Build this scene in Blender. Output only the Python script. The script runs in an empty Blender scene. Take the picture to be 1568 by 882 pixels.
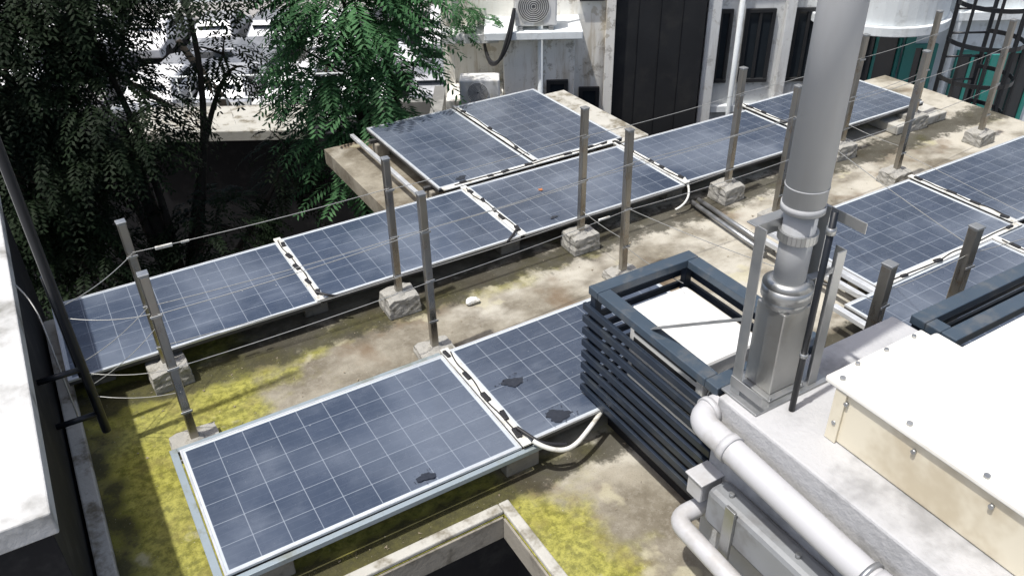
import bpy, bmesh, math, random
import numpy as np
from mathutils import Vector, Matrix
random.seed(7); rng=np.random.default_rng(7)
scene=bpy.context.scene
YAW=math.radians(30.175)

# ------------------------------------------------------------ helpers
def link(o,parent=None):
    scene.collection.objects.link(o)
    if parent: o.parent=parent
    return o
def group(name,loc=(0,0,0),rotz=0):
    e=bpy.data.objects.new(name,None); e.location=loc; e.rotation_euler=(0,0,rotz); e.empty_display_size=.1
    return link(e)
def mesh_obj(name,bm,mats,parent=None,bevel=0,smooth=False):
    me=bpy.data.meshes.new(name); bm.to_mesh(me); bm.free()
    for m in (mats if isinstance(mats,(list,tuple)) else [mats]): me.materials.append(m)
    if smooth:
        for p in me.polygons: p.use_smooth=True
    o=bpy.data.objects.new(name,me); link(o,parent)
    if bevel:
        b=o.modifiers.new("bevel",'BEVEL'); b.width=bevel; b.segments=2; b.limit_method='ANGLE'
    return o
def bm_box(bm,x0,x1,y0,y1,z0,z1,mi=0):
    vs=[bm.verts.new((x,y,z)) for z in (z0,z1) for y in (y0,y1) for x in (x0,x1)]
    for f in ((0,2,3,1),(4,5,7,6),(0,1,5,4),(2,6,7,3),(0,4,6,2),(1,3,7,5)):
        fc=bm.faces.new([vs[i] for i in f]); fc.material_index=mi
def box(name,x0,x1,y0,y1,z0,z1,mat,parent=None,bevel=.004):
    bm=bmesh.new(); bm_box(bm,x0,x1,y0,y1,z0,z1)
    return mesh_obj(name,bm,mat,parent,bevel)
def boxes(name,lst,mat,parent=None,bevel=.003):
    bm=bmesh.new()
    for b in lst: bm_box(bm,*b)
    return mesh_obj(name,bm,mat,parent,bevel)
def bm_bar(bm,a,b,w,h=None,mi=0):
    a=Vector(a);b=Vector(b);h=h or w
    d=(b-a).normalized(); up=Vector((0,0,1)) if abs(d.z)<.95 else Vector((0,1,0))
    s=d.cross(up).normalized(); t=s.cross(d).normalized()
    vs=[bm.verts.new(p+s*sx*w/2+t*sy*h/2) for p in (a,b) for sx,sy in ((-1,-1),(1,-1),(1,1),(-1,1))]
    for f in ((3,2,1,0),(4,5,6,7),(0,1,5,4),(1,2,6,5),(2,3,7,6),(3,0,4,7)):
        fc=bm.faces.new([vs[i] for i in f]); fc.material_index=mi
def bars(name,lst,mat,parent=None,bevel=.002):
    bm=bmesh.new()
    for l in lst: bm_bar(bm,*l)
    return mesh_obj(name,bm,mat,parent,bevel)
def bm_cyl(bm,a,b,r0,r1=None,n=20):
    a=Vector(a);b=Vector(b); r1=r0 if r1 is None else r1
    d=(b-a); L=d.length; q=d.to_track_quat('Z','Y').to_matrix().to_4x4()
    ret=bmesh.ops.create_cone(bm,cap_ends=True,segments=n,radius1=r0,radius2=r1,depth=L)
    bmesh.ops.transform(bm,matrix=Matrix.Translation((a+b)/2)@q,verts=ret['verts'])
def cyls(name,lst,mat,parent=None,n=20,bevel=0):
    bm=bmesh.new()
    for l in lst: bm_cyl(bm,*l,n=n)
    o=mesh_obj(name,bm,mat,parent,bevel)
    for p in o.data.polygons: p.use_smooth=len(p.vertices)==4
    return o
def tube(name,pts,r,mat,parent=None,radii=None,smooth=True,res=3,fillet=0):
    cu=bpy.data.curves.new(name,'CURVE'); cu.dimensions='3D'; cu.bevel_depth=r; cu.bevel_resolution=res; cu.use_fill_caps=True
    P=[Vector(p) for p in pts]
    if fillet:
        Q=[P[0]]
        for i in range(1,len(P)-1):
            a=(P[i-1]-P[i]).normalized()*fillet+P[i]; c=(P[i+1]-P[i]).normalized()*fillet+P[i]
            for t in np.linspace(0,1,9): Q.append(a*(1-t)**2+P[i]*2*t*(1-t)+c*t*t)
        Q.append(P[-1]); P=Q; smooth=False
    s=cu.splines.new('NURBS' if smooth and len(P)>2 else 'POLY'); s.points.add(len(P)-1)
    for i,p in enumerate(P):
        s.points[i].co=(*p,1); s.points[i].radius=radii[i] if radii else 1
    if smooth and len(P)>2: s.order_u=3; s.use_endpoint_u=True; s.resolution_u=6
    s.use_smooth=True
    cu.materials.append(mat)
    return link(bpy.data.objects.new(name,cu),parent)

# ------------------------------------------------------------ materials
class NT:
    def __init__(s,name):
        s.m=bpy.data.materials.new(name); s.m.use_nodes=True; s.t=s.m.node_tree; s.b=s.t.nodes["Principled BSDF"]
        s.tc=s.t.nodes.new("ShaderNodeTexCoord")
    def n(s,t): return s.t.nodes.new(t)
    def l(s,a,b): s.t.links.new(a,b)
    def setin(s,sock,v):
        if isinstance(v,bpy.types.NodeSocket): s.l(v,sock)
        else: sock.default_value=v
    def math(s,op,a,b=0.,clamp=False):
        n=s.n("ShaderNodeMath"); n.operation=op; n.use_clamp=clamp
        s.setin(n.inputs[0],a); s.setin(n.inputs[1],b); return n.outputs[0]
    def mul(s,a,b): return s.math('MULTIPLY',a,b)
    def ss(s,x,a,b,o0=0.,o1=1.):
        n=s.n("ShaderNodeMapRange"); n.interpolation_type='SMOOTHSTEP'
        s.setin(n.inputs[0],x)
        for i,v in enumerate((a,b,o0,o1)): s.setin(n.inputs[i+1],v)
        return n.outputs[0]
    def noise(s,scale,detail=6,rough=.6,coord=None,stretch=None,dist=0):
        n=s.n("ShaderNodeTexNoise"); n.inputs["Scale"].default_value=scale; n.inputs["Detail"].default_value=min(detail,4.5)
        n.inputs["Roughness"].default_value=rough; n.inputs["Distortion"].default_value=dist
        c=coord or s.tc.outputs["Object"]
        if stretch:
            mp=s.n("ShaderNodeMapping"); mp.inputs["Scale"].default_value=stretch; s.l(c,mp.inputs[0]); c=mp.outputs[0]
        s.l(c,n.inputs["Vector"]); return n.outputs["Fac"]
    def mix(s,f,a,b):
        n=s.n("ShaderNodeMix"); n.data_type='RGBA'
        s.setin(n.inputs[0],f)
        for i,v in ((6,a),(7,b)):
            s.setin(n.inputs[i],(*v,1) if isinstance(v,tuple) and len(v)==3 else v)
        return n.outputs[2]
    def xyz(s,which="Object"):
        n=s.n("ShaderNodeSeparateXYZ"); s.l(s.tc.outputs[which],n.inputs[0]); return n.outputs
    def bump(s,h,strength=.3,dist=.01):
        n=s.n("ShaderNodeBump"); n.inputs["Strength"].default_value=strength; n.inputs["Distance"].default_value=dist
        s.l(h,n.inputs["Height"]); s.l(n.outputs[0],s.b.inputs["Normal"])
    def done(s,col=None,rough=None,metal=None,spec=None):
        if col is not None: s.setin(s.b.inputs["Base Color"],(*col,1) if isinstance(col,tuple) and len(col)==3 else col)
        if rough is not None: s.setin(s.b.inputs["Roughness"],rough)
        if metal is not None: s.setin(s.b.inputs["Metallic"],metal)
        if spec is not None: s.setin(s.b.inputs["Specular IOR Level"],spec)
        return s.m
def simple(name,col,rough=.5,metal=0,var=.25,scale=6,dirt=None,dscale=3,bump=0,spec=None,stretch=None):
    t=NT(name); n=t.noise(scale,stretch=stretch)
    c=t.mix(n,tuple(x*(1-var) for x in col),tuple(min(1,x*(1+var)) for x in col))
    if dirt:
        d=t.ss(t.noise(dscale,8,.68,stretch=stretch),.48,.70); c=t.mix(d,c,dirt)
    if bump: t.bump(t.noise(scale*8,3),bump)
    return t.done(c,t.math('ADD',t.mul(n,.2),rough-.1),metal,spec)

def mat_roof():
    t=NT("roof_concrete"); X,Y,Z=t.xyz()
    med=t.noise(2.1,9,.62); fine=t.noise(20,8,.75); grit=t.noise(95,3,.7)
    c=t.mix(t.ss(med,.34,.68),(.130,.112,.082),(.29,.265,.21))
    c=t.mix(t.ss(fine,.45,.7,0,.35),c,(.35,.325,.27))
    pale=t.math('ADD',t.noise(1.15,9,.6,stretch=(1,1.4,1)),t.ss(t.math('SUBTRACT',X,t.mul(Y,.6)),-.8,1.6,-.04,.11))
    c=t.mix(t.ss(pale,.50,.68,0,.85),c,(.48,.455,.39))
    # broad soft damp / rust stains
    c=t.mix(t.ss(t.noise(1.6,4,.55,stretch=(1.2,1,1)),.54,.70,0,.65),c,(.135,.085,.045))
    c=t.mix(t.ss(t.noise(.95,8,.62),.53,.68,0,.72),c,(.088,.070,.048))
    left=t.ss(X,1.6,-.2,0,1.12)
    front=t.mul(t.ss(Y,3.3,2.9),t.ss(X,2.1,1.4,0.26,1.05))
    band=t.ss(t.math('ABSOLUTE',t.math('SUBTRACT',Y,4.75)),.30,.05,.06,.50)
    band=t.mul(band,t.ss(X,4.6,2.5,.5,1.))
    a=t.math('MAXIMUM',t.math('MAXIMUM',left,front),band)
    am=t.ss(t.math('ADD',t.mul(a,.45),t.mul(t.noise(1.9,7,.6),.85)),.56,.78)
    alg=t.mix(t.ss(fine,.35,.65),(.135,.135,.014),(.35,.335,.060))
    alg=t.mix(t.ss(t.noise(3.0,8,.68),.48,.66,0,.55),alg,(.18,.15,.04))
    c=t.mix(t.mul(am,.88),c,alg)
    c=t.mix(t.ss(t.noise(2.7,4,.5),.62,.68,0,.6),c,(.43,.40,.28))
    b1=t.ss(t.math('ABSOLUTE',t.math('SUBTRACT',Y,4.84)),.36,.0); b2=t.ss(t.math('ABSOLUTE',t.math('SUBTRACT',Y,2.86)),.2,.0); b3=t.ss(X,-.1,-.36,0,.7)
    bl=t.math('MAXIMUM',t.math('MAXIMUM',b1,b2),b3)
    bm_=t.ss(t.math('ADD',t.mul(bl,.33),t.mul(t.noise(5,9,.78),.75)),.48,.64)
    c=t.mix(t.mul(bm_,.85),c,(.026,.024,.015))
    c=t.mix(t.ss(grit,.55,.75,0,.5),c,(.05,.045,.033))
    c=t.mix(t.ss(t.noise(60,5,.7),.62,.72,0,.5),c,(.5,.47,.40))
    t.bump(t.math('ADD',t.mul(fine,.6),t.mul(grit,.3)),.5,.01)
    return t.done(c,t.ss(med,.3,.7,.95,.6),0,.3)
def mat_panel(name,nx,ny,w,h,seed):
    t=NT(name); X,Y,Z=t.xyz(); m=.026
    cw=(w-2*m)/nx; ch=(h-2*m)/ny
    fx=t.math('DIVIDE',t.math('SUBTRACT',X,m),cw); fy=t.math('DIVIDE',t.math('SUBTRACT',Y,m),ch)
    def dist(fc,c):
        r=t.math('ABSOLUTE',t.math('SUBTRACT',t.math('FRACT',t.math('ADD',fc,.5)),.5)); return t.mul(r,c)
    dx=dist(fx,cw); dy=dist(fy,ch)
    line=t.math('MAXIMUM',t.ss(dx,.0028,.0015),t.ss(dy,.0028,.0015))
    line=t.math('MAXIMUM',line,t.ss(t.math('ADD',dx,dy),.008,.006))
    ox=t.math('MAXIMUM',t.math('LESS_THAN',X,m),t.math('GREATER_THAN',X,w-m)); oy=t.math('MAXIMUM',t.math('LESS_THAN',Y,m),t.math('GREATER_THAN',Y,h-m))
    border=t.math('MAXIMUM',ox,oy)
    bus=t.math('ABSOLUTE',t.math('SUBTRACT',t.math('FRACT',t.mul(fy if nx>ny else fx,3.)),.5))
    busm=t.ss(bus,.03,.012,0,.16)
    cell=t.n("ShaderNodeTexWhiteNoise"); cell.noise_dimensions='3D'
    g=t.n("ShaderNodeNewGeometry"); oi=t.n("ShaderNodeObjectInfo")
    cb=t.n("ShaderNodeCombineXYZ"); t.l(t.math('FLOOR',fx),cb.inputs[0]); t.l(t.math('FLOOR',fy),cb.inputs[1]); t.l(oi.outputs["Random"],cb.inputs[2])
    t.l(cb.outputs[0],cell.inputs["Vector"])
    wn=lambda s,d=6,r=.6,st=None:t.noise(s,d,r,coord=g.outputs["Position"],stretch=st)
    c=t.mix(cell.outputs["Value"],(.022,.034,.060),(.031,.045,.076))
    c=t.mix(busm,c,(.20,.235,.29))
    c=t.mix(t.mul(line,.52),c,(.36,.40,.45)); c=t.mix(border,c,(.56,.60,.62))
    dust_haze=t.math('ADD',t.ss(wn(1.0,3,.5),.42,.70,.09,.44),t.ss(wn(14,8,.75),.45,.75,0,.07))  # dust film; broad blotches also paint hazy sky glare into the colour
    dust_haze=t.math('ADD',dust_haze,t.ss(wn(2.4,3,.6,(1,2.2,1)),.50,.75,0,.18))
    c=t.mix(dust_haze,c,(.215,.245,.295))
    c=t.mix(t.ss(wn(34,3,.6),.72,.77,0,.55),c,(.45,.46,.45))
    c=t.mix(t.ss(wn(2.2,7,.7),.68,.74,0,.5),c,(.03,.033,.04))
    return t.done(c,t.ss(wn(5,6,.7),.3,.7,.14,.34),0,.5)
def mat_leaf(name,a,b,c3):
    t=NT(name); g=t.n("ShaderNodeNewGeometry")
    n=t.noise(1.6,3,.6,coord=g.outputs["Position"]); n2=t.noise(30,1,.5,coord=g.outputs["Position"])
    c=t.mix(t.ss(n,.35,.65),a,b); c=t.mix(t.ss(n2,.5,.7,0,.5),c,c3)
    t.done(c,.6,0,.12)
    tr=t.n("ShaderNodeBsdfTranslucent"); t.l(c,tr.inputs[0]); mx=t.n("ShaderNodeMixShader"); mx.inputs[0].default_value=.35
    out=t.t.nodes["Material Output"]; t.l(t.b.outputs[0],mx.inputs[1]); t.l(tr.outputs[0],mx.inputs[2]); t.l(mx.outputs[0],out.inputs[0])
    return t.m
def mat_facade(name,base,stain,amt=.5,peel=None):
    t=NT(name)
    c=t.mix(t.ss(t.noise(1.2,6,.6),.35,.65),tuple(x*.88 for x in base),base)
    c=t.mix(t.ss(t.noise(2.6,8,.7,stretch=(3,3,.35)),.5,.70,0,amt),c,stain)
    c=t.mix(t.ss(t.noise(4.5,9,.75),.54,.68,0,amt),c,tuple(x*.4 for x in stain))
    if peel: c=t.mix(t.ss(t.noise(2.6,7,.75,dist=.6),.58,.62,0,.65),c,peel)
    t.bump(t.noise(25,4,.7),.25); return t.done(c,.85,0,.25)
def mat_metal(name,col,rough,scale=8,streak=(1,1,.2),metal=.9,rust=0):
    t=NT(name); n=t.noise(scale,6,.6,stretch=streak)
    c=t.mix(n,tuple(x*.6 for x in col),col)
    if rust: c=t.mix(t.ss(t.noise(9,8,.7),.5,.7,0,rust),c,(.22,.12,.05))
    return t.done(c,t.ss(n,.3,.7,rough-.08,rough+.12),metal)

M_roof=mat_roof()
M_conc=simple("weathered_concrete",(.26,.24,.20),.9,0,.3,5,(.08,.07,.05),4,.4)
M_conc_l=simple("pale_concrete",(.42,.41,.37),.9,0,.2,4,(.15,.13,.09),5,.4)
M_ledge=simple("grey_render",(.42,.42,.425),.9,0,.12,5,(.25,.25,.25),2.2,.5)
M_plinth=simple("footing_concrete",(.34,.33,.30),.9,0,.35,9,(.12,.11,.08),9,.6)
M_frame=mat_metal("aluminium_frame",(.72,.74,.76),.42,metal=.4)
M_raildark=simple("shaded_rail",(.06,.06,.06),.6,.3,.2,5)  # near-black tone paints under-panel shade onto rails and lower frame sides
M_rail=simple("blue_grey_rail",(.27,.32,.35),.5,.2,.15,6,(.2,.22,.2),6)
M_trunk=simple("grey_trunking",(.24,.25,.26),.5,.1,.15,5,(.18,.18,.18),4)
M_white=simple("white_strip",(.66,.66,.62),.6,0,.1,8,(.36,.34,.29),9)
M_black=simple("black_rubber",(.015,.015,.017),.55,0,.3)
M_post=mat_metal("stainless_post",(.42,.40,.36),.32,6,(3,3,.5),.88,.4)
M_steel=mat_metal("galvanised_steel",(.50,.51,.51),.4,9,(1,1,1),.8,.1)
M_steelbox=mat_metal("stainless_sheet",(.56,.56,.54),.36,5,(1,1,.3),.85,.12)
M_wire=simple("wire_steel",(.42,.42,.40),.4,.5,.1)
M_pipe=simple("grey_painted_pipe",(.36,.37,.38),.55,.0,.06,3,(.31,.31,.31),3,stretch=(1,1,.25),spec=.3)
M_pvc=simple("grey_pvc_pipe",(.46,.46,.47),.4,0,.06,3,(.37,.36,.35),4)
M_navy=simple("navy_painted_steel",(.017,.025,.040),.36,.1,.3,5,(.035,.042,.05),6)
M_navytop=simple("navy_painted_frame",(.05,.072,.098),.4,.1,.2,5,(.10,.11,.12),7)
M_ac=simple("white_enamel",(.72,.72,.70),.4,0,.05,3,(.5,.48,.42),4)
M_acgrey=simple("grille_grey",(.16,.16,.16),.6,0,.1)
M_cream=simple("cream_fibreglass",(.70,.645,.51),.45,0,.06,2,(.54,.47,.34),2.2)
M_creamtop=simple("cream_lid",(.84,.82,.76),.3,0,.04,2,(.70,.67,.58),2.4)
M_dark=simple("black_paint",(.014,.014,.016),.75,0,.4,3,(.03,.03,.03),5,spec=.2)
M_dgrey=simple("dark_cladding",(.020,.021,.023),.6,0,.3,2,(.03,.03,.03),3,spec=.3)
M_ladder=simple("black_tube",(.012,.014,.018),.35,.2,.2)
M_glass=simple("window_glass",(.02,.025,.03),.1,0,.3)
M_teal=simple("teal_frame",(.03,.22,.19),.5,0,.15)
M_wallA=mat_facade("stained_white_facade",(.86,.84,.78),(.44,.36,.24),.6,(.46,.41,.31))
M_wallB=mat_facade("grey_facade",(.68,.69,.68),(.32,.30,.26),.4,(.46,.45,.42))
M_wallC=mat_facade("pale_facade",(.76,.80,.81),(.46,.45,.41),.3)
M_bark=simple("bark",(.035,.028,.02),.9,0,.4,8,None,3,.6)
M_leaf1=mat_leaf("leaf_dark",(.007,.014,.007),(.018,.032,.014),(.036,.048,.028))  # dark leaf colour has the backlit crown's shade put into it
M_leaf2=mat_leaf("leaf_green",(.028,.078,.032),(.075,.185,.075),(.15,.27,.13))
M_ground=simple("ground_paving",(.30,.29,.28),.9,0,.3,.6,(.14,.14,.14),.3)
M_road=simple("asphalt",(.055,.055,.057),.9,0,.2,2)
M_dryleaf=simple("dry_leaf",(.38,.13,.04),.7,0,.2,20)
M_podium=simple("podium_concrete",(.14,.14,.135),.9,0,.4,1.5,(.3,.3,.28),1.2)

# ------------------------------------------------------------ roof
roof=group("rooftop")
def sheet(bm,poly,z0,z1):
    top=[bm.verts.new((x,y,z1)) for x,y in poly]; bot=[bm.verts.new((x,y,z0)) for x,y in poly]
    bm.faces.new(top); bm.faces.new(bot[::-1]); n=len(poly)
    for i in range(n): bm.faces.new((bot[i],bot[(i+1)%n],top[(i+1)%n],top[i]))
bm=bmesh.new()
sheet(bm,[(-.46,2.72),(1.50,2.72),(1.50,-1.5),(9.0,-1.5),(9.0,6.25),(5.37,6.25),(5.37,7.92),(2.38,7.92),(2.38,5.98),(-.46,5.98)],-.16,0)
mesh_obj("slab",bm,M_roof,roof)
bm=bmesh.new(); sheet(bm,[(-.40,2.85),(1.66,2.85),(1.66,-1.4),(8.9,-1.4),(8.9,6.1),(5.2,6.1),(5.2,5.8),(-.4,5.8)],-7.2,-.162)
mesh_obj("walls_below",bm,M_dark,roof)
boxes("lightwell_lip",[(-.34,1.50,2.722,2.785,.002,.03),(1.502,1.565,-1.5,2.785,.002,.03)],M_conc_l,roof,.008)
boxes("lightwell_lining",[(-.34,1.49,2.705,2.718,-.158,-.002),(1.485,1.498,-1.5,2.70,-.158,-.002)],M_conc,roof,.002)
box("edge_kerb",-.458,-.365,2.73,5.97,.002,.07,M_conc_l,roof,.01)
boxes("back_ledge",[(4.86,5.36,6.3,7.9,.003,.05)],M_conc_l,roof,.01)
boxes("pale_pad",[(7.55,8.35,4.95,5.6,.002,.10)],M_conc_l,roof,.012)

# ------------------------------------------------------------ solar panels
PM={}
rr=lambda s:random.uniform(-s,s)
def panel(u,v,w=1.65,h=.99,z=.22,tx=0,ty=0,rz=0):
    key=('L' if w>h else 'P')
    if key not in PM: PM[key]=mat_panel("solar_cells_"+key,10 if w>h else 6,6 if w>h else 10,w,h,3.)
    bm=bmesh.new(); f=.011
    bm_box(bm,f,w-f,f,h-f,-.006,0,0)
    for b in ((0,w,0,f,-.012,.003),(0,w,h-f,h,-.012,.003),(0,f,f,h-f,-.012,.003),(w-f,w,f,h-f,-.012,.003)): bm_box(bm,*b,1)
    for b in ((.001,w-.001,.001,f,-.038,-.013),(.001,w-.001,h-f,h-.001,-.038,-.013),(.001,f,f,h-f,-.038,-.013),(w-f,w-.001,f,h-f,-.038,-.013)): bm_box(bm,*b,3)  # lower frame sides take the painted shade colour
    bm_box(bm,f,w-f,f,h-f,-.012,-.008,2)
    o=mesh_obj("solar_panel",bm,[PM[key],M_frame,M_white,M_raildark]); o.location=(u,v,z); o.rotation_euler=(tx,ty,rz); return o
L=[(.087,2.922),(1.79,2.93),(-.369,4.91),(1.305,4.93),(3.0,4.935),(4.70,4.96),(6.42,5.07),(4.72,2.97),(6.43,2.99),(4.35,1.93),(6.06,1.95)]
for u,v in L: panel(u,v,z=.222+rr(.004),tx=rr(.005),ty=rr(.004),rz=rr(.004))
for u,v in [(2.783,6.037),(3.826,6.06)]: panel(u,v,.99,1.65,z=.225,tx=rr(.004))
rk=group("panel_support_rails")
boxes("long_rails",[(-.34,8.0,5.12,5.16,.145,.18),(-.34,8.0,5.75,5.79,.145,.18),(.10,3.4,3.13,3.17,.145,.18),(.10,3.4,3.72,3.76,.145,.18),
  (4.75,8.0,3.14,3.18,.145,.18),(4.75,8.0,3.8,3.84,.145,.18),(2.72,4.8,6.2,6.24,.145,.18),(2.72,4.8,7.45,7.49,.145,.18)],M_raildark,rk)
boxes("near_panel_border",[(.040,.080,2.88,3.955,.172,.205),(.08,1.86,2.882,2.914,.172,.205),(.08,1.74,3.92,3.955,.172,.205)],M_rail,rk)
boxes("rail_under_edge",[(2.62,2.66,6.0,7.75,.14,.17),(4.58,4.62,2.9,4.0,.15,.19),(4.64,4.69,2.9,4.0,.20,.235),(4.25,4.30,1.9,2.95,.2,.235)],M_frame,rk)
bl=[]
for u in (-.2,1.29,2.95,4.68,6.38,7.9): bl+= [(u-.09,u+.09,5.08,5.2,.001,.143),(u-.09,u+.09,5.72,5.84,.001,.143)]
for u in (.3,1.76,3.3): bl+= [(u-.11,u+.11,2.94,3.2,.001,.143),(u-.11,u+.11,3.7,3.82,.001,.143)]
for u in (4.85,6.4,7.9): bl+= [(u-.09,u+.09,3.12,3.22,.001,.143),(u-.09,u+.09,3.78,3.9,.001,.143)]
for u in (2.83,3.8,4.72): bl+= [(u-.07,u+.07,6.15,6.27,.001,.143),(u-.07,u+.07,7.4,7.52,.001,.143)]
boxes("concrete_blocks",bl,M_conc,rk,.01)
def joint(a,b,w=.055,n=5,z=.236):
    g=group("panel_joint_strip"); a=Vector((*a,z)); b=Vector((*b,z))
    bars("cover",[(a,b,w,.012)],M_white,g)
    d=(b-a).normalized(); s=Vector((-d.y,d.x,0)); L_=[]
    for i in range(n):
        t=(i+.5)/n+rr(.05); p=a.lerp(b,t)+s*rr(.012)+Vector((0,0,.012)); q=d*random.uniform(.028,.045)
        L_.append((p-q,p+q+s*rr(.016),random.uniform(.026,.036),.018))
    bars("clips",L_,M_black,g,.006)
    p0=a.lerp(b,.06)+Vector((0,0,.012)); pts=[p0]
    for i in range(1,9): pts.append(a.lerp(b,.06+.88*i/8)+s*rr(.02)+Vector((0,0,.012)))
    tube("lead",pts,.0045,M_black,g,res=1)
joint((1.765,2.90),(1.765,3.93),n=5)
joint((1.285,4.90),(1.29,5.93),n=5)
joint((2.978,4.92),(2.975,5.94),n=5)
joint((4.678,4.93),(4.675,6.02),n=5)
joint((6.395,5.02),(6.40,6.1),n=4)
joint((6.40,2.98),(6.41,3.98),n=4)
joint((4.70,2.93),(6.40,2.95),n=4,w=.05)
joint((6.03,1.9),(6.03,2.92),n=3)
joint((2.80,5.985),(4.72,6.01),n=7,w=.06)
joint((3.80,6.06),(3.80,7.7),n=3,w=.03,z=.24)
tube("cable_conduit",[(1.80,2.90,.25),(1.84,2.84,.22),(1.98,2.80,.16),(2.15,2.86,.18),(2.32,2.95,.2)],.014,M_white)
tube("black_cable",[(1.77,3.02,.27),(1.80,2.92,.26),(1.86,2.86,.22),(1.98,2.83,.19)],.011,M_black)
tube("black_cable",[(1.28,4.99,.26),(1.33,4.93,.25),(1.38,4.92,.23),(1.42,4.90,.22)],.010,M_black)
tube("black_cable",[(2.97,5.0,.26),(2.9,4.95,.25),(2.83,4.92,.22)],.010,M_black)
tube("cable_conduit",[(4.70,5.0,.25),(4.69,4.90,.2),(4.60,4.84,.08),(4.50,4.86,.05)],.010,M_white)
for k,(a,b) in enumerate((((4.72,4.9,.05),(4.62,3.9,.05)),((4.80,4.9,.05),(4.72,3.9,.05)))):
    cyls("roof_conduit_pipe",[(a,b,.020)],M_steel,n=14)

# ------------------------------------------------------------ posts + footings
def footing(parent,w,d,h):
    bm=bmesh.new(); bm_box(bm,-w/2,w/2,-d/2,d/2,0.001,h)
    bmesh.ops.subdivide_edges(bm,edges=bm.edges[:],cuts=5,use_grid_fill=True)
    for v in bm.verts:
        k=.005 if v.co.z>.03 else .002
        if v.co.z>h*.5: v.co.x*=.96; v.co.y*=.96
        if abs(v.co.x)>w*.4 and abs(v.co.y)>d*.4 and v.co.z>h*.9: v.co.z-=random.uniform(0,.02); v.co.x*=.96
        v.co+=Vector((rr(k),rr(k),rr(k) if v.co.z>.03 else 0))
    ret=bmesh.ops.create_cone(bm,cap_ends=True,segments=11,radius1=.062,radius2=.036,depth=.022); bmesh.ops.translate(bm,verts=ret['verts'],vec=(0,0,h+.008))
    mesh_obj("footing",bm,M_plinth,parent,.005)
def post(u,v,h=1.21,w=.27,d=.25,fh=.15,foot=True,wires=(.98,.62,.3),s=.05):
    g=group("fence_post",(u,v,0)); g.rotation_euler=(rr(.012),rr(.012),rr(.08))
    t=s; bm=bmesh.new(); bm_box(bm,-t/2,t/2,-t/2,t/2,.02,h)
    mesh_obj("post",bm,M_post,g,.006)
    boxes("cap",[(-t/2-.003,t/2+.003,-t/2-.003,t/2+.003,h+.001,h+.012)],M_steel,g)
    boxes("wire_brackets",[(-t/2-.008,t/2+.008,-t/2-.010,-t/2-.002,z-.008,z+.008) for z in wires],M_steel,g)
    if foot: footing(g,w,d,fh)
P4=[(.199,4.148),(1.816,4.19),(3.48,4.275),(5.08,4.26),(6.636,4.263),(8.1,4.4)]
P5=[(.203,4.875),(1.843,4.825),(3.477,4.845),(5.09,4.855),(6.66,4.935),(7.88,5.035)]
for u,v in P5: post(u,v,1.20,w=.25,d=.22)
for i,(u,v) in enumerate(P4): post(u,v,1.23,w=.25 if i else .28,d=.2,fh=.07 if i<3 else .12)
P2=[(3.50,2.16),(4.24,2.16),(5.6,2.0)]
for u,v in P2: post(u,v,1.22,w=.2,d=.2,fh=.1,s=.06)
wg=group("fence_wires")
def wire(a,b,sag=.015,r=.0024,name="wire"):
    a=Vector(a);b=Vector(b); m=(a+b)/2-Vector((0,0,sag*2)); tube(name,[a,m,b],r,M_wire,wg,res=1)
for row in (P5,P4):
    for z in (1.0,.62,.30):
        if row is P4 and z==.30: continue
        for i in range(len(row)-1):
            wire((row[i][0],row[i][1]-.035,z+rr(.01)),(row[i+1][0],row[i+1][1]-.035,z+rr(.01)))
lad=(-.24,4.42)
for z in (1.0,.62,.45): wire((*lad,z+.02),(P5[0][0],P5[0][1]-.03,z),.03); wire((*lad,z-.05),(P4[0][0],P4[0][1]-.03,z),.03)
for a,b in ((P5[2],P4[2]),(P5[4],P4[4])): wire((*a,.35),(*b,.35))
wire((*P4[2],.62),(3.5,2.16,1.0),.03); wire((*P4[2],.30),(2.8,2.9,.95),.02)
wire((*P4[4],.30),(6.4,2.6,.30),.0); wire((*P4[3],1.0),(4.24,2.16,1.1),.02); wire((3.5,2.16,1.05),(4.24,2.16,1.05)); wire((4.24,2.16,1.05),(5.6,2.0,1.05)); wire((4.24,2.16,.7),(5.6,2.0,.7))
bars("turnbuckles",[((.33,4.84,.995),(.43,4.84,.992),.018,.018),((.48,4.84,.99),(.53,4.84,.99),.012,.012),((3.2,4.24,.615),(3.30,4.24,.615),.014,.014)],M_white,wg)

# debris
bm=bmesh.new()
for i in range(420):
    u=random.uniform(-.3,6.4); v=random.choice([random.uniform(4.0,4.9),random.uniform(4.0,4.9),random.uniform(1.0,2.9) if u>1.6 else random.uniform(2.8,2.9)])
    s=random.uniform(.003,.014); vs=[bm.verts.new((u+rr(s),v+rr(s),random.uniform(.003,.010))) for _ in range(4)]
    bm.faces.new(vs)
mesh_obj("roof_debris",bm,simple("debris",(.24,.20,.14),.9,0,.9,3))
def leafmesh(name,c,s,mat,up=.03):
    bm=bmesh.new(); pts=[]
    for k in range(10):
        a=k/10*math.tau; r=s*(1 if k%2 else .45)*random.uniform(.8,1.1); pts.append(bm.verts.new((c[0]+r*math.cos(a),c[1]+r*math.sin(a),c[2]+random.uniform(.004,up))))
    ctr=bm.verts.new((c[0],c[1],c[2]+.004))
    for k in range(10): bm.faces.new((ctr,pts[k],pts[(k+1)%10]))
    return mesh_obj(name,bm,mat)
leafmesh("dry_leaf",(3.52,5.52,.228),.032,M_dryleaf,.012)
M_darkpatch=simple("dark_patch",(.022,.026,.036),.35,0,.4,40)
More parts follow.
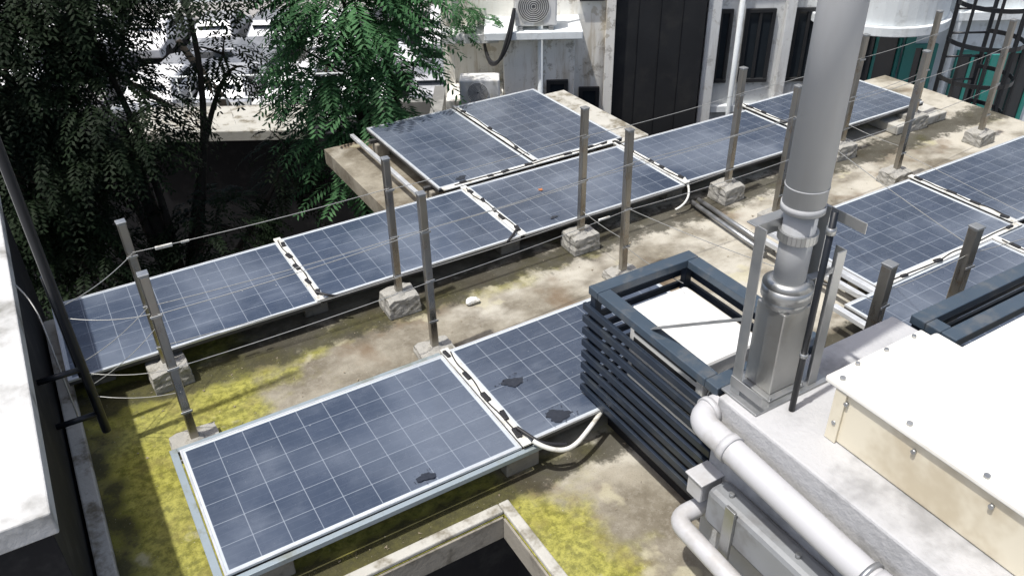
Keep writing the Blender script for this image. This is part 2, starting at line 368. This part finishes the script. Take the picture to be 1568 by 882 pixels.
def glass_patch(u,v,s,z=.2295):  # flat dark irregular patch with scattered specks, just above the glass
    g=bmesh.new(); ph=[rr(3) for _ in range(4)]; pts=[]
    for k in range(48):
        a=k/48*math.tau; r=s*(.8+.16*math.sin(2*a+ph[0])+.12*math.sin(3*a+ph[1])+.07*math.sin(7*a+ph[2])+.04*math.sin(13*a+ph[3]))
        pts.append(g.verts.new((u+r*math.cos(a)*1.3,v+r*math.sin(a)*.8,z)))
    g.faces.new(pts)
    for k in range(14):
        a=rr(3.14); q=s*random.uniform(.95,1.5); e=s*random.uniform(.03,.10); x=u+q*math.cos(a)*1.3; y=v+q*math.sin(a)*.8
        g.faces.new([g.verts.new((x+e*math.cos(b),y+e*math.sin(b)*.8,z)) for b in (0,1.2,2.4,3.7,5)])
    mesh_obj("dark_patch",g,M_darkpatch)
glass_patch(1.98,3.42,.062); glass_patch(2.05,3.02,.072); glass_patch(1.18,2.99,.045); glass_patch(3.35,5.05,.03); glass_patch(3.05,6.12,.05)
bm=bmesh.new(); bmesh.ops.create_icosphere(bm,subdivisions=2,radius=.05)
for v in bm.verts: v.co=Vector((v.co.x*1.1+rr(.008),v.co.y*.8+rr(.008),v.co.z*.5+rr(.005)))
o=mesh_obj("white_stone",bm,M_white); o.location=(2.33,4.60,.025)

# ------------------------------------------------------------ left parapet wall & ladder
pw=group("parapet_wall")
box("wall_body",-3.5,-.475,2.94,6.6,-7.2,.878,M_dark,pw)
box("coping",-3.52,-.445,2.90,6.64,.88,1.0,simple("white_coping",(.50,.50,.49),.85,0,.2,3,(.16,.155,.135),1.9,.5),pw,.008)
ld=group("access_ladder_rail")
tube("rail",[(-.24,4.42,.13),(-.24,4.42,3.2)],.026,M_ladder,ld)
tube("inner_rail",[(-.27,4.62,.42),(-.27,4.62,1.12)],.018,M_ladder,ld)
cyls("brackets",[((-.50,4.42,.27),(-.24,4.42,.27),.018),((-.50,4.42,.60),(-.24,4.42,.60),.018)],M_ladder,ld,n=14)
tube("ladder_cable",[(-.5,5.1,.95),(-.38,4.9,.9),(-.36,4.6,.6),(-.36,4.5,.2)],.005,M_wire,ld)

# ------------------------------------------------------------ stair block / ledge with plant
lg=group("stair_block_wall")
box("wall",2.26,3.46,-1.5,2.035,.002,.998,M_ledge,lg,.012)
box("wall_step",3.462,4.9,-1.5,1.78,.002,.75,M_ledge,lg,.01)

def louvre(name,x0,x1,y0,y1,z0,z1,n=7):
    g=group(name); t=.045
    boxes("corner_posts",[(x,x+t,y,y+t,z0,z1-.05) for x in (x0,x1-t) for y in (y0,y1-t)],M_navy,g)
    boxes("top_frame",[(x0-.01,x1+.01,y0-.01,y0+.075,z1-.05,z1),(x0-.01,x1+.01,y1-.075,y1+.01,z1-.05,z1),(x0-.01,x0+.075,y0+.077,y1-.077,z1-.05,z1-.001),(x1-.075,x1+.01,y0+.077,y1-.077,z1-.05,z1-.001)],M_navytop,g,.005)
    boxes("bottom_frame",[(x0,x1,y0+.004,y0+.04,z0-.04,z0-.002),(x0,x1,y1-.04,y1-.004,z0-.04,z0-.002),(x0+.002,x0+.04,y0+.042,y1-.042,z0-.04,z0-.003),(x1-.04,x1-.002,y0+.042,y1-.042,z0-.04,z0-.003)],M_navy,g)
    step=(z1-.09-z0)/n; L1=[]
    for i in range(n):
        z=z0+.012+i*step; h=step*.52
        L1+= [(x0-.028,x0-.004,y0-.035,y1+.035,z,z+h),(x1+.004,x1+.028,y0-.035,y1+.035,z,z+h),(x0-.003,x1+.003,y0-.028,y0-.004,z+.002,z+h-.002),(x0-.003,x1+.003,y1+.004,y1+.028,z+.002,z+h-.002)]
    boxes("slats",L1,M_navy,g,.004)
    return g
louvre("louvred_plant_screen",2.30,3.0,2.08,3.09,.24,1.0,8)
def ac_unit(name,x0,x1,y0,y1,z0,z1,parent=None,rotz=0):
    g=group(name,rotz=rotz)
    box("casing",x0,x1,y0,y1,z0,z1,M_ac,g,.02)
    cx,cz=(x0+x1)/2-.05*(x1-x0),(z0+z1)/2; r=min(x1-x0,z1-z0)*.4
    cyls("fan_recess",[((cx,y0-.004,cz),(cx,y0+.01,cz),r)],M_acgrey,g,n=28)
    bm=bmesh.new()
    for q in np.linspace(r,r*.15,8):
        for k in range(24):
            a=k/24*math.tau; b=(k+1)/24*math.tau
            bm_bar(bm,(cx+q*math.cos(a),y0-.012,cz+q*math.sin(a)),(cx+q*math.cos(b),y0-.012,cz+q*math.sin(b)),.006)
    mesh_obj("fan_guard",bm,M_ac,g)
    boxes("feet",[(x0+.04,x0+.1,y0-.02,y1+.02,z0-.05,z0-.001),(x1-.1,x1-.04,y0-.02,y1+.02,z0-.05,z0-.001)],M_steel,g)
    boxes("side_vents",[(x0-.004,x0,y0+.05,y1-.05,z0+.06+i*.06,z0+.085+i*.06) for i in range(int((z1-z0-.12)/.06))],M_dgrey,g,0)
    return g
ac_unit("air_conditioner_unit",2.50,2.90,2.36,2.98,.35,.86)
box("unit_stand",2.4,2.95,2.2,3.0,.002,.29,M_dark,None)

fp=group("flue_pipe"); cx,cy=2.515,1.975
cyls("upper_pipe",[((cx,cy,1.93),(cx,cy,3.6),.086)],M_pipe,fp,n=48)
cyls("lower_pipe",[((cx,cy,1.5),(cx,cy,1.94),.068)],M_pipe,fp,n=36)
cyls("collar",[((cx,cy,1.50),(cx,cy,1.56),.108),((cx,cy,1.56),(cx,cy,1.585),.108,.075),((cx,cy,1.46),(cx,cy,1.50),.095)],M_steel,fp,n=36)
cyls("joint_band",[((cx,cy,1.915),(cx,cy,1.945),.09),((cx,cy,2.02),(cx,cy,2.026),.0880)],M_pipe,fp,n=36)
box("square_boot",cx-.08,cx+.08,cy-.08,cy+.08,1.025,1.46,M_steelbox,fp,.006)
boxes("base_flange",[(cx-.11,cx+.11,cy-.11,cy+.11,1.012,1.024)],M_steel,fp)
cyls("flange_bolts",[((cx+sx*.1,cy+sy*.1,1.024),(cx+sx*.1,cy+sy*.1,1.04),.008) for sx in(-1,1) for sy in (-1,1)],M_steel,fp,n=8)
sf=group("pipe_support_frame")
boxes("base_plate",[(2.30,2.76,1.84,2.06,1.0,1.011)],M_steel,sf)
def angle(bm,x,y,z0,z1,sx,sy,w=.055,t=.006):
    bm_box(bm,min(x,x+sx*w),max(x,x+sx*w),min(y,y+sy*t),max(y,y+sy*t),z0,z1)
    bm_box(bm,min(x,x+sx*t),max(x,x+sx*t),min(y+sy*t,y+sy*w),max(y+sy*t,y+sy*w),z0,z1)
bm=bmesh.new()
angle(bm,2.325,2.03,1.012,1.87,1,-1); angle(bm,2.70,2.03,1.012,1.87,-1,-1); angle(bm,2.70,1.86,1.012,1.72,-1,1)
bm_box(bm,2.33,2.70,2.035,2.041,1.80,1.86); bm_box(bm,2.33,2.70,2.041,2.09,1.854,1.86)
bm_box(bm,2.701,2.707,1.80,2.03,1.82,1.87)
bm_box(bm,2.318,2.324,1.84,2.03,1.05,1.10)
bm_bar(bm,(2.345,2.62,.985),(2.345,2.03,1.40),.045,.006)
bm_bar(bm,(2.345,2.62,.99),(2.345,2.45,.99),.05,.012)
bm_bar(bm,(2.69,1.88,1.62),(2.60,1.97,1.55),.05,.006)
mesh_obj("angle_brackets",bm,M_steel,sf,.0015)
bm=bmesh.new()
for k in range(28):
    a=k/28*math.tau;b=(k+1)/28*math.tau
    bm_bar(bm,(cx+.076*math.cos(a),cy+.076*math.sin(a),1.80),(cx+.076*math.cos(b),cy+.076*math.sin(b),1.80),.012,.04)
mesh_obj("pipe_clamp",bm,M_steel,sf)
cyls("dark_stay_rod",[((2.47,1.79,1.0),(2.47,1.79,2.0),.014)],M_ladder,sf,n=14)
cyls("stay_clips",[((2.47,1.79,1.9),(2.47,1.79,1.93),.02),((2.47,1.79,1.3),(2.47,1.79,1.32),.018)],M_steel,sf,n=14)

wt=group("water_tank")
box("body",2.475,3.03,-1.3,1.60,1.0,1.27,M_cream,wt,.01)
box("top_flange",2.455,3.06,-1.32,1.655,1.271,1.30,M_creamtop,wt,.008)
bm=bmesh.new()
a=[(2.56,-1.2,1.301),(3.02,-1.2,1.301),(3.02,1.60,1.301),(2.56,1.60,1.301)]; b=[(2.63,-1.1,1.40),(2.96,-1.1,1.40),(2.96,1.53,1.40),(2.63,1.53,1.40)]
A=[bm.verts.new(p) for p in a]; B=[bm.verts.new(p) for p in b]; bm.faces.new(B)
for k in range(4): bm.faces.new((A[k],A[(k+1)%4],B[(k+1)%4],B[k]))
mesh_obj("raised_lid",bm,M_creamtop,wt,.012)
bl=[]
for y in (1.60,1.28,.96,.64,.32,0): bl.append(((2.492,y,1.30),(2.492,y,1.312),.012)); bl.append(((2.474,y-.06,1.22),(2.462,y-.06,1.22),.010))
for x in (2.62,2.8,2.98): bl.append(((x,1.632,1.30),(x,1.632,1.312),.01))
bl+= [((2.474,1.57,1.10),(2.458,1.57,1.10),.010)]
cyls("bolts",bl,M_steel,wt,n=10)
box("stiffener",2.462,2.474,1.545,1.60,1.0,1.268,M_cream,wt,.003)
wt2=group("water_tank")
box("body",3.16,5.2,-1.3,1.56,.76,1.09,M_cream,wt2,.01)
box("top_flange",3.13,5.25,-1.32,1.60,1.091,1.12,M_creamtop,wt2,.008)
box("raised_lid",3.3,5.0,-1.2,1.4,1.121,1.17,M_creamtop,wt2,.02)
louvre("louvred_plant_screen",3.52,4.9,1.72,1.96,.76,1.02,3)

pg=group("drain_pipe")
tube("pipe",[(2.30,2.06,.90),(2.17,2.06,.89),(2.155,.2,.80)],.062,M_pvc,pg,fillet=.09,res=8)
cyls("couplings",[((2.166,1.86,.882),(2.166,1.82,.880),.069),((2.158,1.05,.842),(2.158,.99,.839),.070),((2.26,2.06,.898),(2.23,2.06,.896),.069)],M_pvc,pg,n=28)
cyls("clamp",[((2.158,1.085,.844),(2.158,1.065,.843),.074)],M_steel,pg,n=28)
pg=group("drain_pipe")
tube("pipe",[(2.26,1.98,.36),(2.05,2.0,.34),(2.06,.2,.24)],.047,M_pvc,pg,fillet=.08,res=8)
cg=group("cable_trunking")
box("trunk",2.13,2.258,.2,1.90,.38,.60,M_trunk,cg,.03)
box("junction_box",2.13,2.258,1.93,2.03,.46,.58,M_pvc,cg,.01)
box("junction_lid",2.12,2.262,1.92,2.04,.581,.592,M_pvc,cg,.004)
boxes("brackets",[(2.11,2.128,1.70,1.76,.3,.62),(2.11,2.128,1.1,1.16,.3,.62)],M_steel,cg)
cyls("bolts",[((2.19,1.80,.60),(2.19,1.80,.62),.013),((2.19,1.4,.60),(2.19,1.4,.62),.013)],M_steel,cg,n=10)

# ------------------------------------------------------------ background (building frame rotated)
R_=-YAW
R3=Matrix.Rotation(R_,3,'Z')
box("ground",-120,120,-60,160,-7.4,-7.2,M_ground,None,0)
rd=box("road",-90,60,26,40,-7.196,-7.19,M_road,None,0); rd.rotation_euler=(0,0,R_)
mk=boxes("road_markings",[(-60+i*3,-58.6+i*3,32.9,33.05,-7.186,-7.184) for i in range(30)],M_white,None,0); mk.rotation_euler=(0,0,R_)
def winbox(x0,x1,z0,z1,y,parent,fm,nm="window",mull=1):
    box(nm+"_glass",x0,x1,y-.01,y+.02,z0,z1,M_glass,parent,0)
    f=.05; L_=[(x0-f,x1+f,y-.04,y+.01,z1,z1+f),(x0-f,x1+f,y-.05,y+.01,z0-f,z0),(x0-f,x0,y-.04,y+.01,z0,z1),(x1,x1+f,y-.04,y+.01,z0,z1)]
    for i in range(mull): xm=x0+(x1-x0)*(i+1)/(mull+1); L_.append((xm-.02,xm+.02,y-.035,y-.012,z0,z1))
    boxes(nm+"_frame",L_,fm,parent)
b1=group("stained_white_building",rotz=R_)
box("facade",-.85,1.42,11,17,-7.2,8,M_wallA,b1)
box("bay",-.05,.86,10.45,10.998,-7.2,.42,M_wallA,b1,.01)
box("ledge",-.28,.94,10.25,10.998,.422,.52,M_wallC,b1,.01)
box("low_block",-.80,-.06,10.3,10.998,-7.2,-.35,M_wallA,b1,.01)
box("planter_ledge",-.84,-.10,10.55,10.998,.30,.42,M_wallB,b1,.01)
winbox(.55,.73,-.45,-.2,10.44,b1,M_dgrey,"small_window",0)
winbox(1.0,1.22,.75,1.15,10.99,b1,M_dgrey,"upper_window",1)
winbox(1.02,1.2,-.75,-.5,10.99,b1,M_dgrey,"lower_window",0)
cyls("downpipe",[((.42,10.40,-6),(.42,10.40,3),.035)],M_wallC,b1)
boxes("pilaster",[(1.3,1.42,10.93,10.998,-7.2,8),(-.85,-.7,10.93,10.998,-7.2,8)],M_wallA,b1)
ac_unit("air_conditioner_unit",-.60,-.10,10.0,10.28,-.30,.02,rotz=R_)
ac_unit("air_conditioner_unit",.10,.62,10.32,10.62,.57,1.05,rotz=R_)
for dx in (0,.05): tube("ac_pipe",[R3@Vector(p) for p in ((.1,10.3,.8),(.02+dx,10.2,.5),(-.1,10.2,.15),(-.25,10.3,.1+dx),(-.3,10.98,.2))],.02,M_black)
b2=group("dark_clad_building",rotz=R_)
box("facade",1.44,2.62,11.05,17,-7.2,8,M_dgrey,b2)
boxes("cladding_seams",[(1.44+i*.29,1.446+i*.29,11.042,11.048,-7.2,8) for i in range(1,4)],M_dark,b2,0)
b3=group("grey_tenement_building",rotz=R_)
box("facade",2.64,4.55,11.3,17,-7.2,8,M_wallB,b3)
boxes("pilasters",[(2.66,2.84,11.12,11.298,-7.2,8),(3.72,3.85,11.18,11.298,-7.2,8),(4.35,4.5,11.1,11.298,-7.2,8)],M_wallB,b3,.01)
boxes("string_courses",[(2.86,3.70,11.2,11.297,-.95,-.85),(2.86,3.70,11.2,11.297,1.0,1.1)],M_wallC,b3,.01)
for x0,x1 in ((2.90,2.99),(3.26,3.56),(3.92,4.2)):
    for z in (-.48,1.35,-2.4): winbox(x0,x1,z,z+.9,11.29,b3,M_dgrey,"window",1 if x1-x0>.2 else 0)
cyls("downpipe",[((3.12,11.2,-6),(3.12,11.2,4),.035)],M_wallC,b3)
b4=group("pale_balcony_building",rotz=R_)
box("facade",4.57,11,11.3,18,-7.2,8,M_wallC,b4)
bm=bmesh.new()
for z0,z1,r in ((.30,.42,.92),(.42,1.15,.86)):
    ret=bmesh.ops.create_cone(bm,cap_ends=True,segments=40,radius1=r,radius2=r,depth=z1-z0); bmesh.ops.translate(bm,verts=ret['verts'],vec=(5.0,11.35,(z0+z1)/2))
mesh_obj("curved_balcony",bm,M_wallC,b4,.01)
for x0,x1,z0,z1 in ((4.75,5.35,-1.1,.1),(5.6,5.85,-1.3,-.1),(6.25,6.6,-1.2,-.2),(6.9,7.3,-1.2,-.2),(5.9,6.5,.7,1.6),(7.0,7.5,.7,1.6)):
    winbox(x0,x1,z0,z1,11.29,b4,M_teal,"window",1)
boxes("shutters",[(5.42,5.55,11.2,11.24,-1.1,.1),(6.66,6.82,11.2,11.24,-1.2,-.2)],M_teal,b4)
boxes("cornice",[(5.95,11,11.15,11.298,.28,.40),(4.6,11,11.2,11.298,-1.75,-1.62)],M_wallC,b4,.01)
cyls("downpipe",[((6.05,11.2,-6),(6.05,11.2,6),.045)],M_wallC,b4)
cl=group("caged_ladder",rotz=R_)
cxx,cyy,rc=5.42,9.35,.40
L_=[]
for z in np.arange(-.25,3.2,.42):
    for k in range(20):
        a=math.radians(-200+k*13); b=math.radians(-200+(k+1)*13)
        L_.append(((cxx+rc*math.cos(a),cyy+rc*math.sin(a),z),(cxx+rc*math.cos(b),cyy+rc*math.sin(b),z),.012,.05))
for a in (-190,-150,-110,-70,-30,10):
    a=math.radians(a); L_.append(((cxx+rc*math.cos(a),cyy+rc*math.sin(a),-.3),(cxx+rc*math.cos(a),cyy+rc*math.sin(a),3.3),.035,.012))
bars("cage_hoops",L_,M_ladder,cl)
cyls("stiles_and_rungs",[((cxx-.22,cyy+.38,-3),(cxx-.22,cyy+.38,3.3),.025),((cxx+.22,cyy+.38,-3),(cxx+.22,cyy+.38,3.3),.025)]+[((cxx-.22,cyy+.38,z),(cxx+.22,cyy+.38,z),.013) for z in np.arange(-2.8,3.2,.28)],M_ladder,cl,n=10)
bw=group("black_boundary_wall",rotz=R_)
box("wall",-12,-.87,10.2,10.6,-7.2,-.72,M_dark,bw)
box("coping",-4.9,-2.6,10.0,10.9,-.718,-.58,M_conc_l,bw,.01)
box("coping_far",-12,-4.95,10.1,10.7,-.718,-.64,M_dark,bw,.01)
rl=group("white_railing",rotz=R_)
L_=[]
for i in range(16): L_.append(((-4.6+i*.16,11.3,-.95),(-4.6+i*.16,11.3,-.30),.012))
for z in (-.30,-.62,-.93): L_.append(((-4.7,11.3,z),(-2.1,11.3,z),.016))
cyls("rails",L_,M_wallC,rl,n=8)
b5=group("podium_roof",rotz=R_)
box("slab",-14,-1.0,11.2,14.6,-2.6,-2.4,M_podium,b5)
box("body",-14,-1.0,11.3,14.5,-7.2,-2.61,M_wallB,b5)
boxes("parapet",[(-14,-1.0,14.4,14.6,-2.398,-1.9),(-1.3,-1.1,11.3,14.38,-2.398,-1.6)],M_podium,b5)
for i,(x,y) in enumerate(((-5.2,12.2),(-3.6,13.2),(-2.4,12.0),(-6.8,13.5),(-4.4,13.7),(-7.6,12.2))):
    ac_unit("air_conditioner_unit",x,x+.8,y,y+.35,-2.3,-1.6,rotz=R_)
def car(x,y,mat,rz):
    g=group("parked_car",tuple(R3@Vector((x,y,-7.18))),R_+rz)
    bm=bmesh.new()
    prof=[(-2.1,.35),(-2.15,.75),(-1.3,.92),(-.6,1.42),(.9,1.42),(1.6,.95),(2.15,.85),(2.15,.35)]
    A=[bm.verts.new((x_,-.85 if z_<1 else -.68,z_)) for x_,z_ in prof]; B=[bm.verts.new((x_,.85 if z_<1 else .68,z_)) for x_,z_ in prof]
    bm.faces.new(A); bm.faces.new(B[::-1])
    for k in range(len(prof)): bm.faces.new((A[k],B[k],B[(k+1)%8],A[(k+1)%8]))
    bmesh.ops.recalc_face_normals(bm,faces=bm.faces[:])
    mesh_obj("body",bm,mat,g,.06)
    bars("windows",[((-.95,0,1.19),(-.94,0,1.2),1.2,.3),((-.5,-.79,1.17),(.9,-.79,1.17),.03,.28),((-.5,.79,1.17),(.9,.79,1.17),.03,.28)],M_glass,g)
    cyls("wheels",[((sx,sy,.33),(sx,sy*1.18,.33),.33) for sx in (-1.35,1.35) for sy in (-.75,.75)],M_black,g)
cols=[simple("car_white",(.75,.75,.75),.3),simple("car_grey",(.25,.26,.28),.3,.3),simple("car_silver",(.45,.46,.48),.3,.4),simple("car_dark",(.04,.04,.05),.3,0)]
for j,yy in enumerate((28,35)):
    for i in range(11): car(-24+i*2.4+rr(.2),yy,cols[[0,2,1,0,3,0,2][(i+j*3)%7]],math.pi/2+rr(.05))
for i in range(4): car(-22+i*5.5,31.3,cols[[0,3,1,0][i]],rr(.05))
b6=group("distant_building",rotz=R_)
box("block",-60,-2,43,50,-7.2,6,M_wallC,b6)
boxes("windows",[(-58+i*2.5,-56.6+i*2.5,42.93,42.99,-5.5+j*3.4,-3.9+j*3.4) for i in range(22) for j in range(3)],M_glass,b6,0)

# ------------------------------------------------------------ trees
Rot=np.array(R3)
def make_tree(name,base,clumps,nfr,mat,frl=(.3,.5),leaflet=.085,droop=.5,seed=1,lw=.016,pairs=9,trunk=True):
    g=group(name,tuple(Rot@np.array(base)),R_); rg=np.random.default_rng(seed)
    V=[];Fc=[]; k=0; base=np.array(base)
    tot=sum(c[3]*c[4]*c[5] for c in clumps)
    for (x,y,z,a,b,c) in clumps:
        n=int(nfr*a*b*c/tot)
        for i in range(n):
            d=rg.normal(size=3); d/=np.linalg.norm(d); rad=rg.uniform(.35,1.0)**.6
            p=np.array([x,y,z])+d*rad*np.array([a,b,c])-base
            dirn=d*np.array([1,1,.35])+rg.normal(size=3)*.45; dirn[2]*=.5; dirn/=np.linalg.norm(dirn)
            side=np.cross(dirn,[0,0,1.]); side/=np.linalg.norm(side)+1e-6
            Lf=rg.uniform(*frl)
            for j in range(pairs):
                t=(j+1)/pairs; q=p+dirn*Lf*t-np.array([0,0,droop*Lf*t*t]); tang=dirn-np.array([0,0,2*droop*t]); tang/=np.linalg.norm(tang)
                ll=leaflet*(1.15-.75*abs(t-.4))
                for s in (-1,1):
                    o=side*s*.86+tang*.5+np.array([0,0,-.18])+rg.normal(size=3)*.08
                    V+= [q,q+o*ll*.5+tang*lw,q+o*ll,q+o*ll*.5-tang*lw]; Fc.append((k,k+1,k+2,k+3)); k+=4
    me=bpy.data.meshes.new("foliage"); me.from_pydata([tuple(v) for v in V],[],Fc); me.materials.append(mat)
    link(bpy.data.objects.new("foliage",me),g)
    if not trunk: return g
    b0=np.zeros(3); top=np.mean([np.array(c[:3]) for c in clumps],axis=0)-base; mid=top*np.array([.6,.6,.72])
    tube("trunk",[b0,top*np.array([.2,.1,.35]),mid,top],.16,M_bark,g,radii=[1.3,1,.75,.3])
    for c in clumps:
        e=np.array(c[:3])-base; st=mid*(rg.uniform(.8,1.0)); m2=(st+e)/2+rg.normal(size=3)*.15
        tube("limb",[st,m2,e,e+rg.normal(size=3)*.3],.05,M_bark,g,radii=[1.2,.8,.45,.15])
        for q in range(4):
            d=rg.normal(size=3); d/=np.linalg.norm(d); tube("twig",[e,e+d*np.array(c[3:])*.5+rg.normal(size=3)*.08,e+d*np.array(c[3:])*.95],.016,M_bark,g,radii=[1,.7,.3])
    return g
make_tree("broadleaf_tree",(-3.8,8.3,-7.2),[(-5.1,8.0,1.2,1.1,.9,1.0),(-4.2,8.3,1.7,.8,.9,.7),(-4.9,7.8,0.0,.9,.8,.8),(-4.0,8.0,.45,.75,.7,.65),(-3.1,8.5,1.75,.7,.7,.45),(-4.6,7.6,-1.1,.8,.6,.6),(-3.3,8.2,-.95,.6,.6,.40),(-5.6,8.4,-.6,.9,.8,1.3),(-3.05,8.9,.75,.32,.4,.35),(-2.55,8.8,-.5,.3,.4,.5)],4900,M_leaf1,frl=(.2,.38),leaflet=.075,seed=3,droop=.7,pairs=8,lw=.018)
make_tree("flame_tree",(-1.6,9.3,-7.2),[(-1.7,8.9,1.45,.65,.7,.45),(-1.3,9.0,.85,.42,.6,.36),(-2.0,9.0,.60,.48,.6,.4),(-1.5,8.9,.25,.42,.55,.33),(-2.05,9.2,-.1,.35,.5,.35),(-1.2,9.2,1.5,.35,.5,.4),(-1.85,8.8,-.55,.33,.4,.25)],640,M_leaf2,frl=(.35,.58),leaflet=.13,seed=5,droop=.35,lw=.02,pairs=11)
make_tree("street_tree",(-3.0,13.6,-7.2),[(-2.9,13.4,-.9,.9,.9,.7),(-7.5,13,.2,1.6,1,1.5)],700,M_leaf1,frl=(.3,.5),leaflet=.1,seed=9)
make_tree("balcony_plants",(-.5,10.7,.42),[(-.6,10.7,.62,.22,.14,.2),(-.3,10.7,.56,.16,.12,.14)],46,M_leaf2,frl=(.15,.3),leaflet=.07,seed=12,trunk=False)

# ------------------------------------------------------------ camera
f=1274.1; pit=math.radians(33.32); roll=math.radians(-1.214)
R=Vector((math.cos(YAW),-math.sin(YAW),0)); F=Vector((math.sin(YAW),math.cos(YAW),0)); U=Vector((0,0,1))
fw=F*math.cos(pit)-U*math.sin(pit); up=F*math.sin(pit)+U*math.cos(pit)
r2=R*math.cos(roll)+up*math.sin(roll); u2=-R*math.sin(roll)+up*math.cos(roll)
cam=bpy.data.cameras.new("camera"); co=bpy.data.objects.new("camera",cam); link(co)
cam.sensor_width=36; cam.lens=36*f/1568; cam.clip_end=500; cam.clip_start=.05
co.matrix_world=Matrix((( r2.x,u2.x,-fw.x,0),(r2.y,u2.y,-fw.y,0),(r2.z,u2.z,-fw.z,3.515),(0,0,0,1))); scene.camera=co

# ------------------------------------------------------------ light
el=math.radians(70); hd=(R*-.95-F*.65).normalized(); ts=hd*math.cos(el)+U*math.sin(el)
sun=bpy.data.lights.new("sun",'SUN'); sun.energy=4.6; sun.angle=math.radians(1.2); sun.color=(1,.975,.93)
so=bpy.data.objects.new("sun",sun); link(so); so.rotation_euler=ts.to_track_quat('Z','Y').to_euler()
w=bpy.data.worlds.new("World"); scene.world=w; w.use_nodes=True
sk=w.node_tree.nodes.new("ShaderNodeTexSky"); sk.sky_type='NISHITA'; sk.sun_disc=False; sk.sun_elevation=el
sk.sun_rotation=math.atan2(ts.x,ts.y); sk.air_density=1.0; sk.dust_density=4.0
bg=w.node_tree.nodes["Background"]; bg.inputs[1].default_value=.15; w.node_tree.links.new(sk.outputs[0],bg.inputs[0])
scene.view_settings.view_transform='Standard'; scene.view_settings.look='None'; scene.view_settings.exposure=0
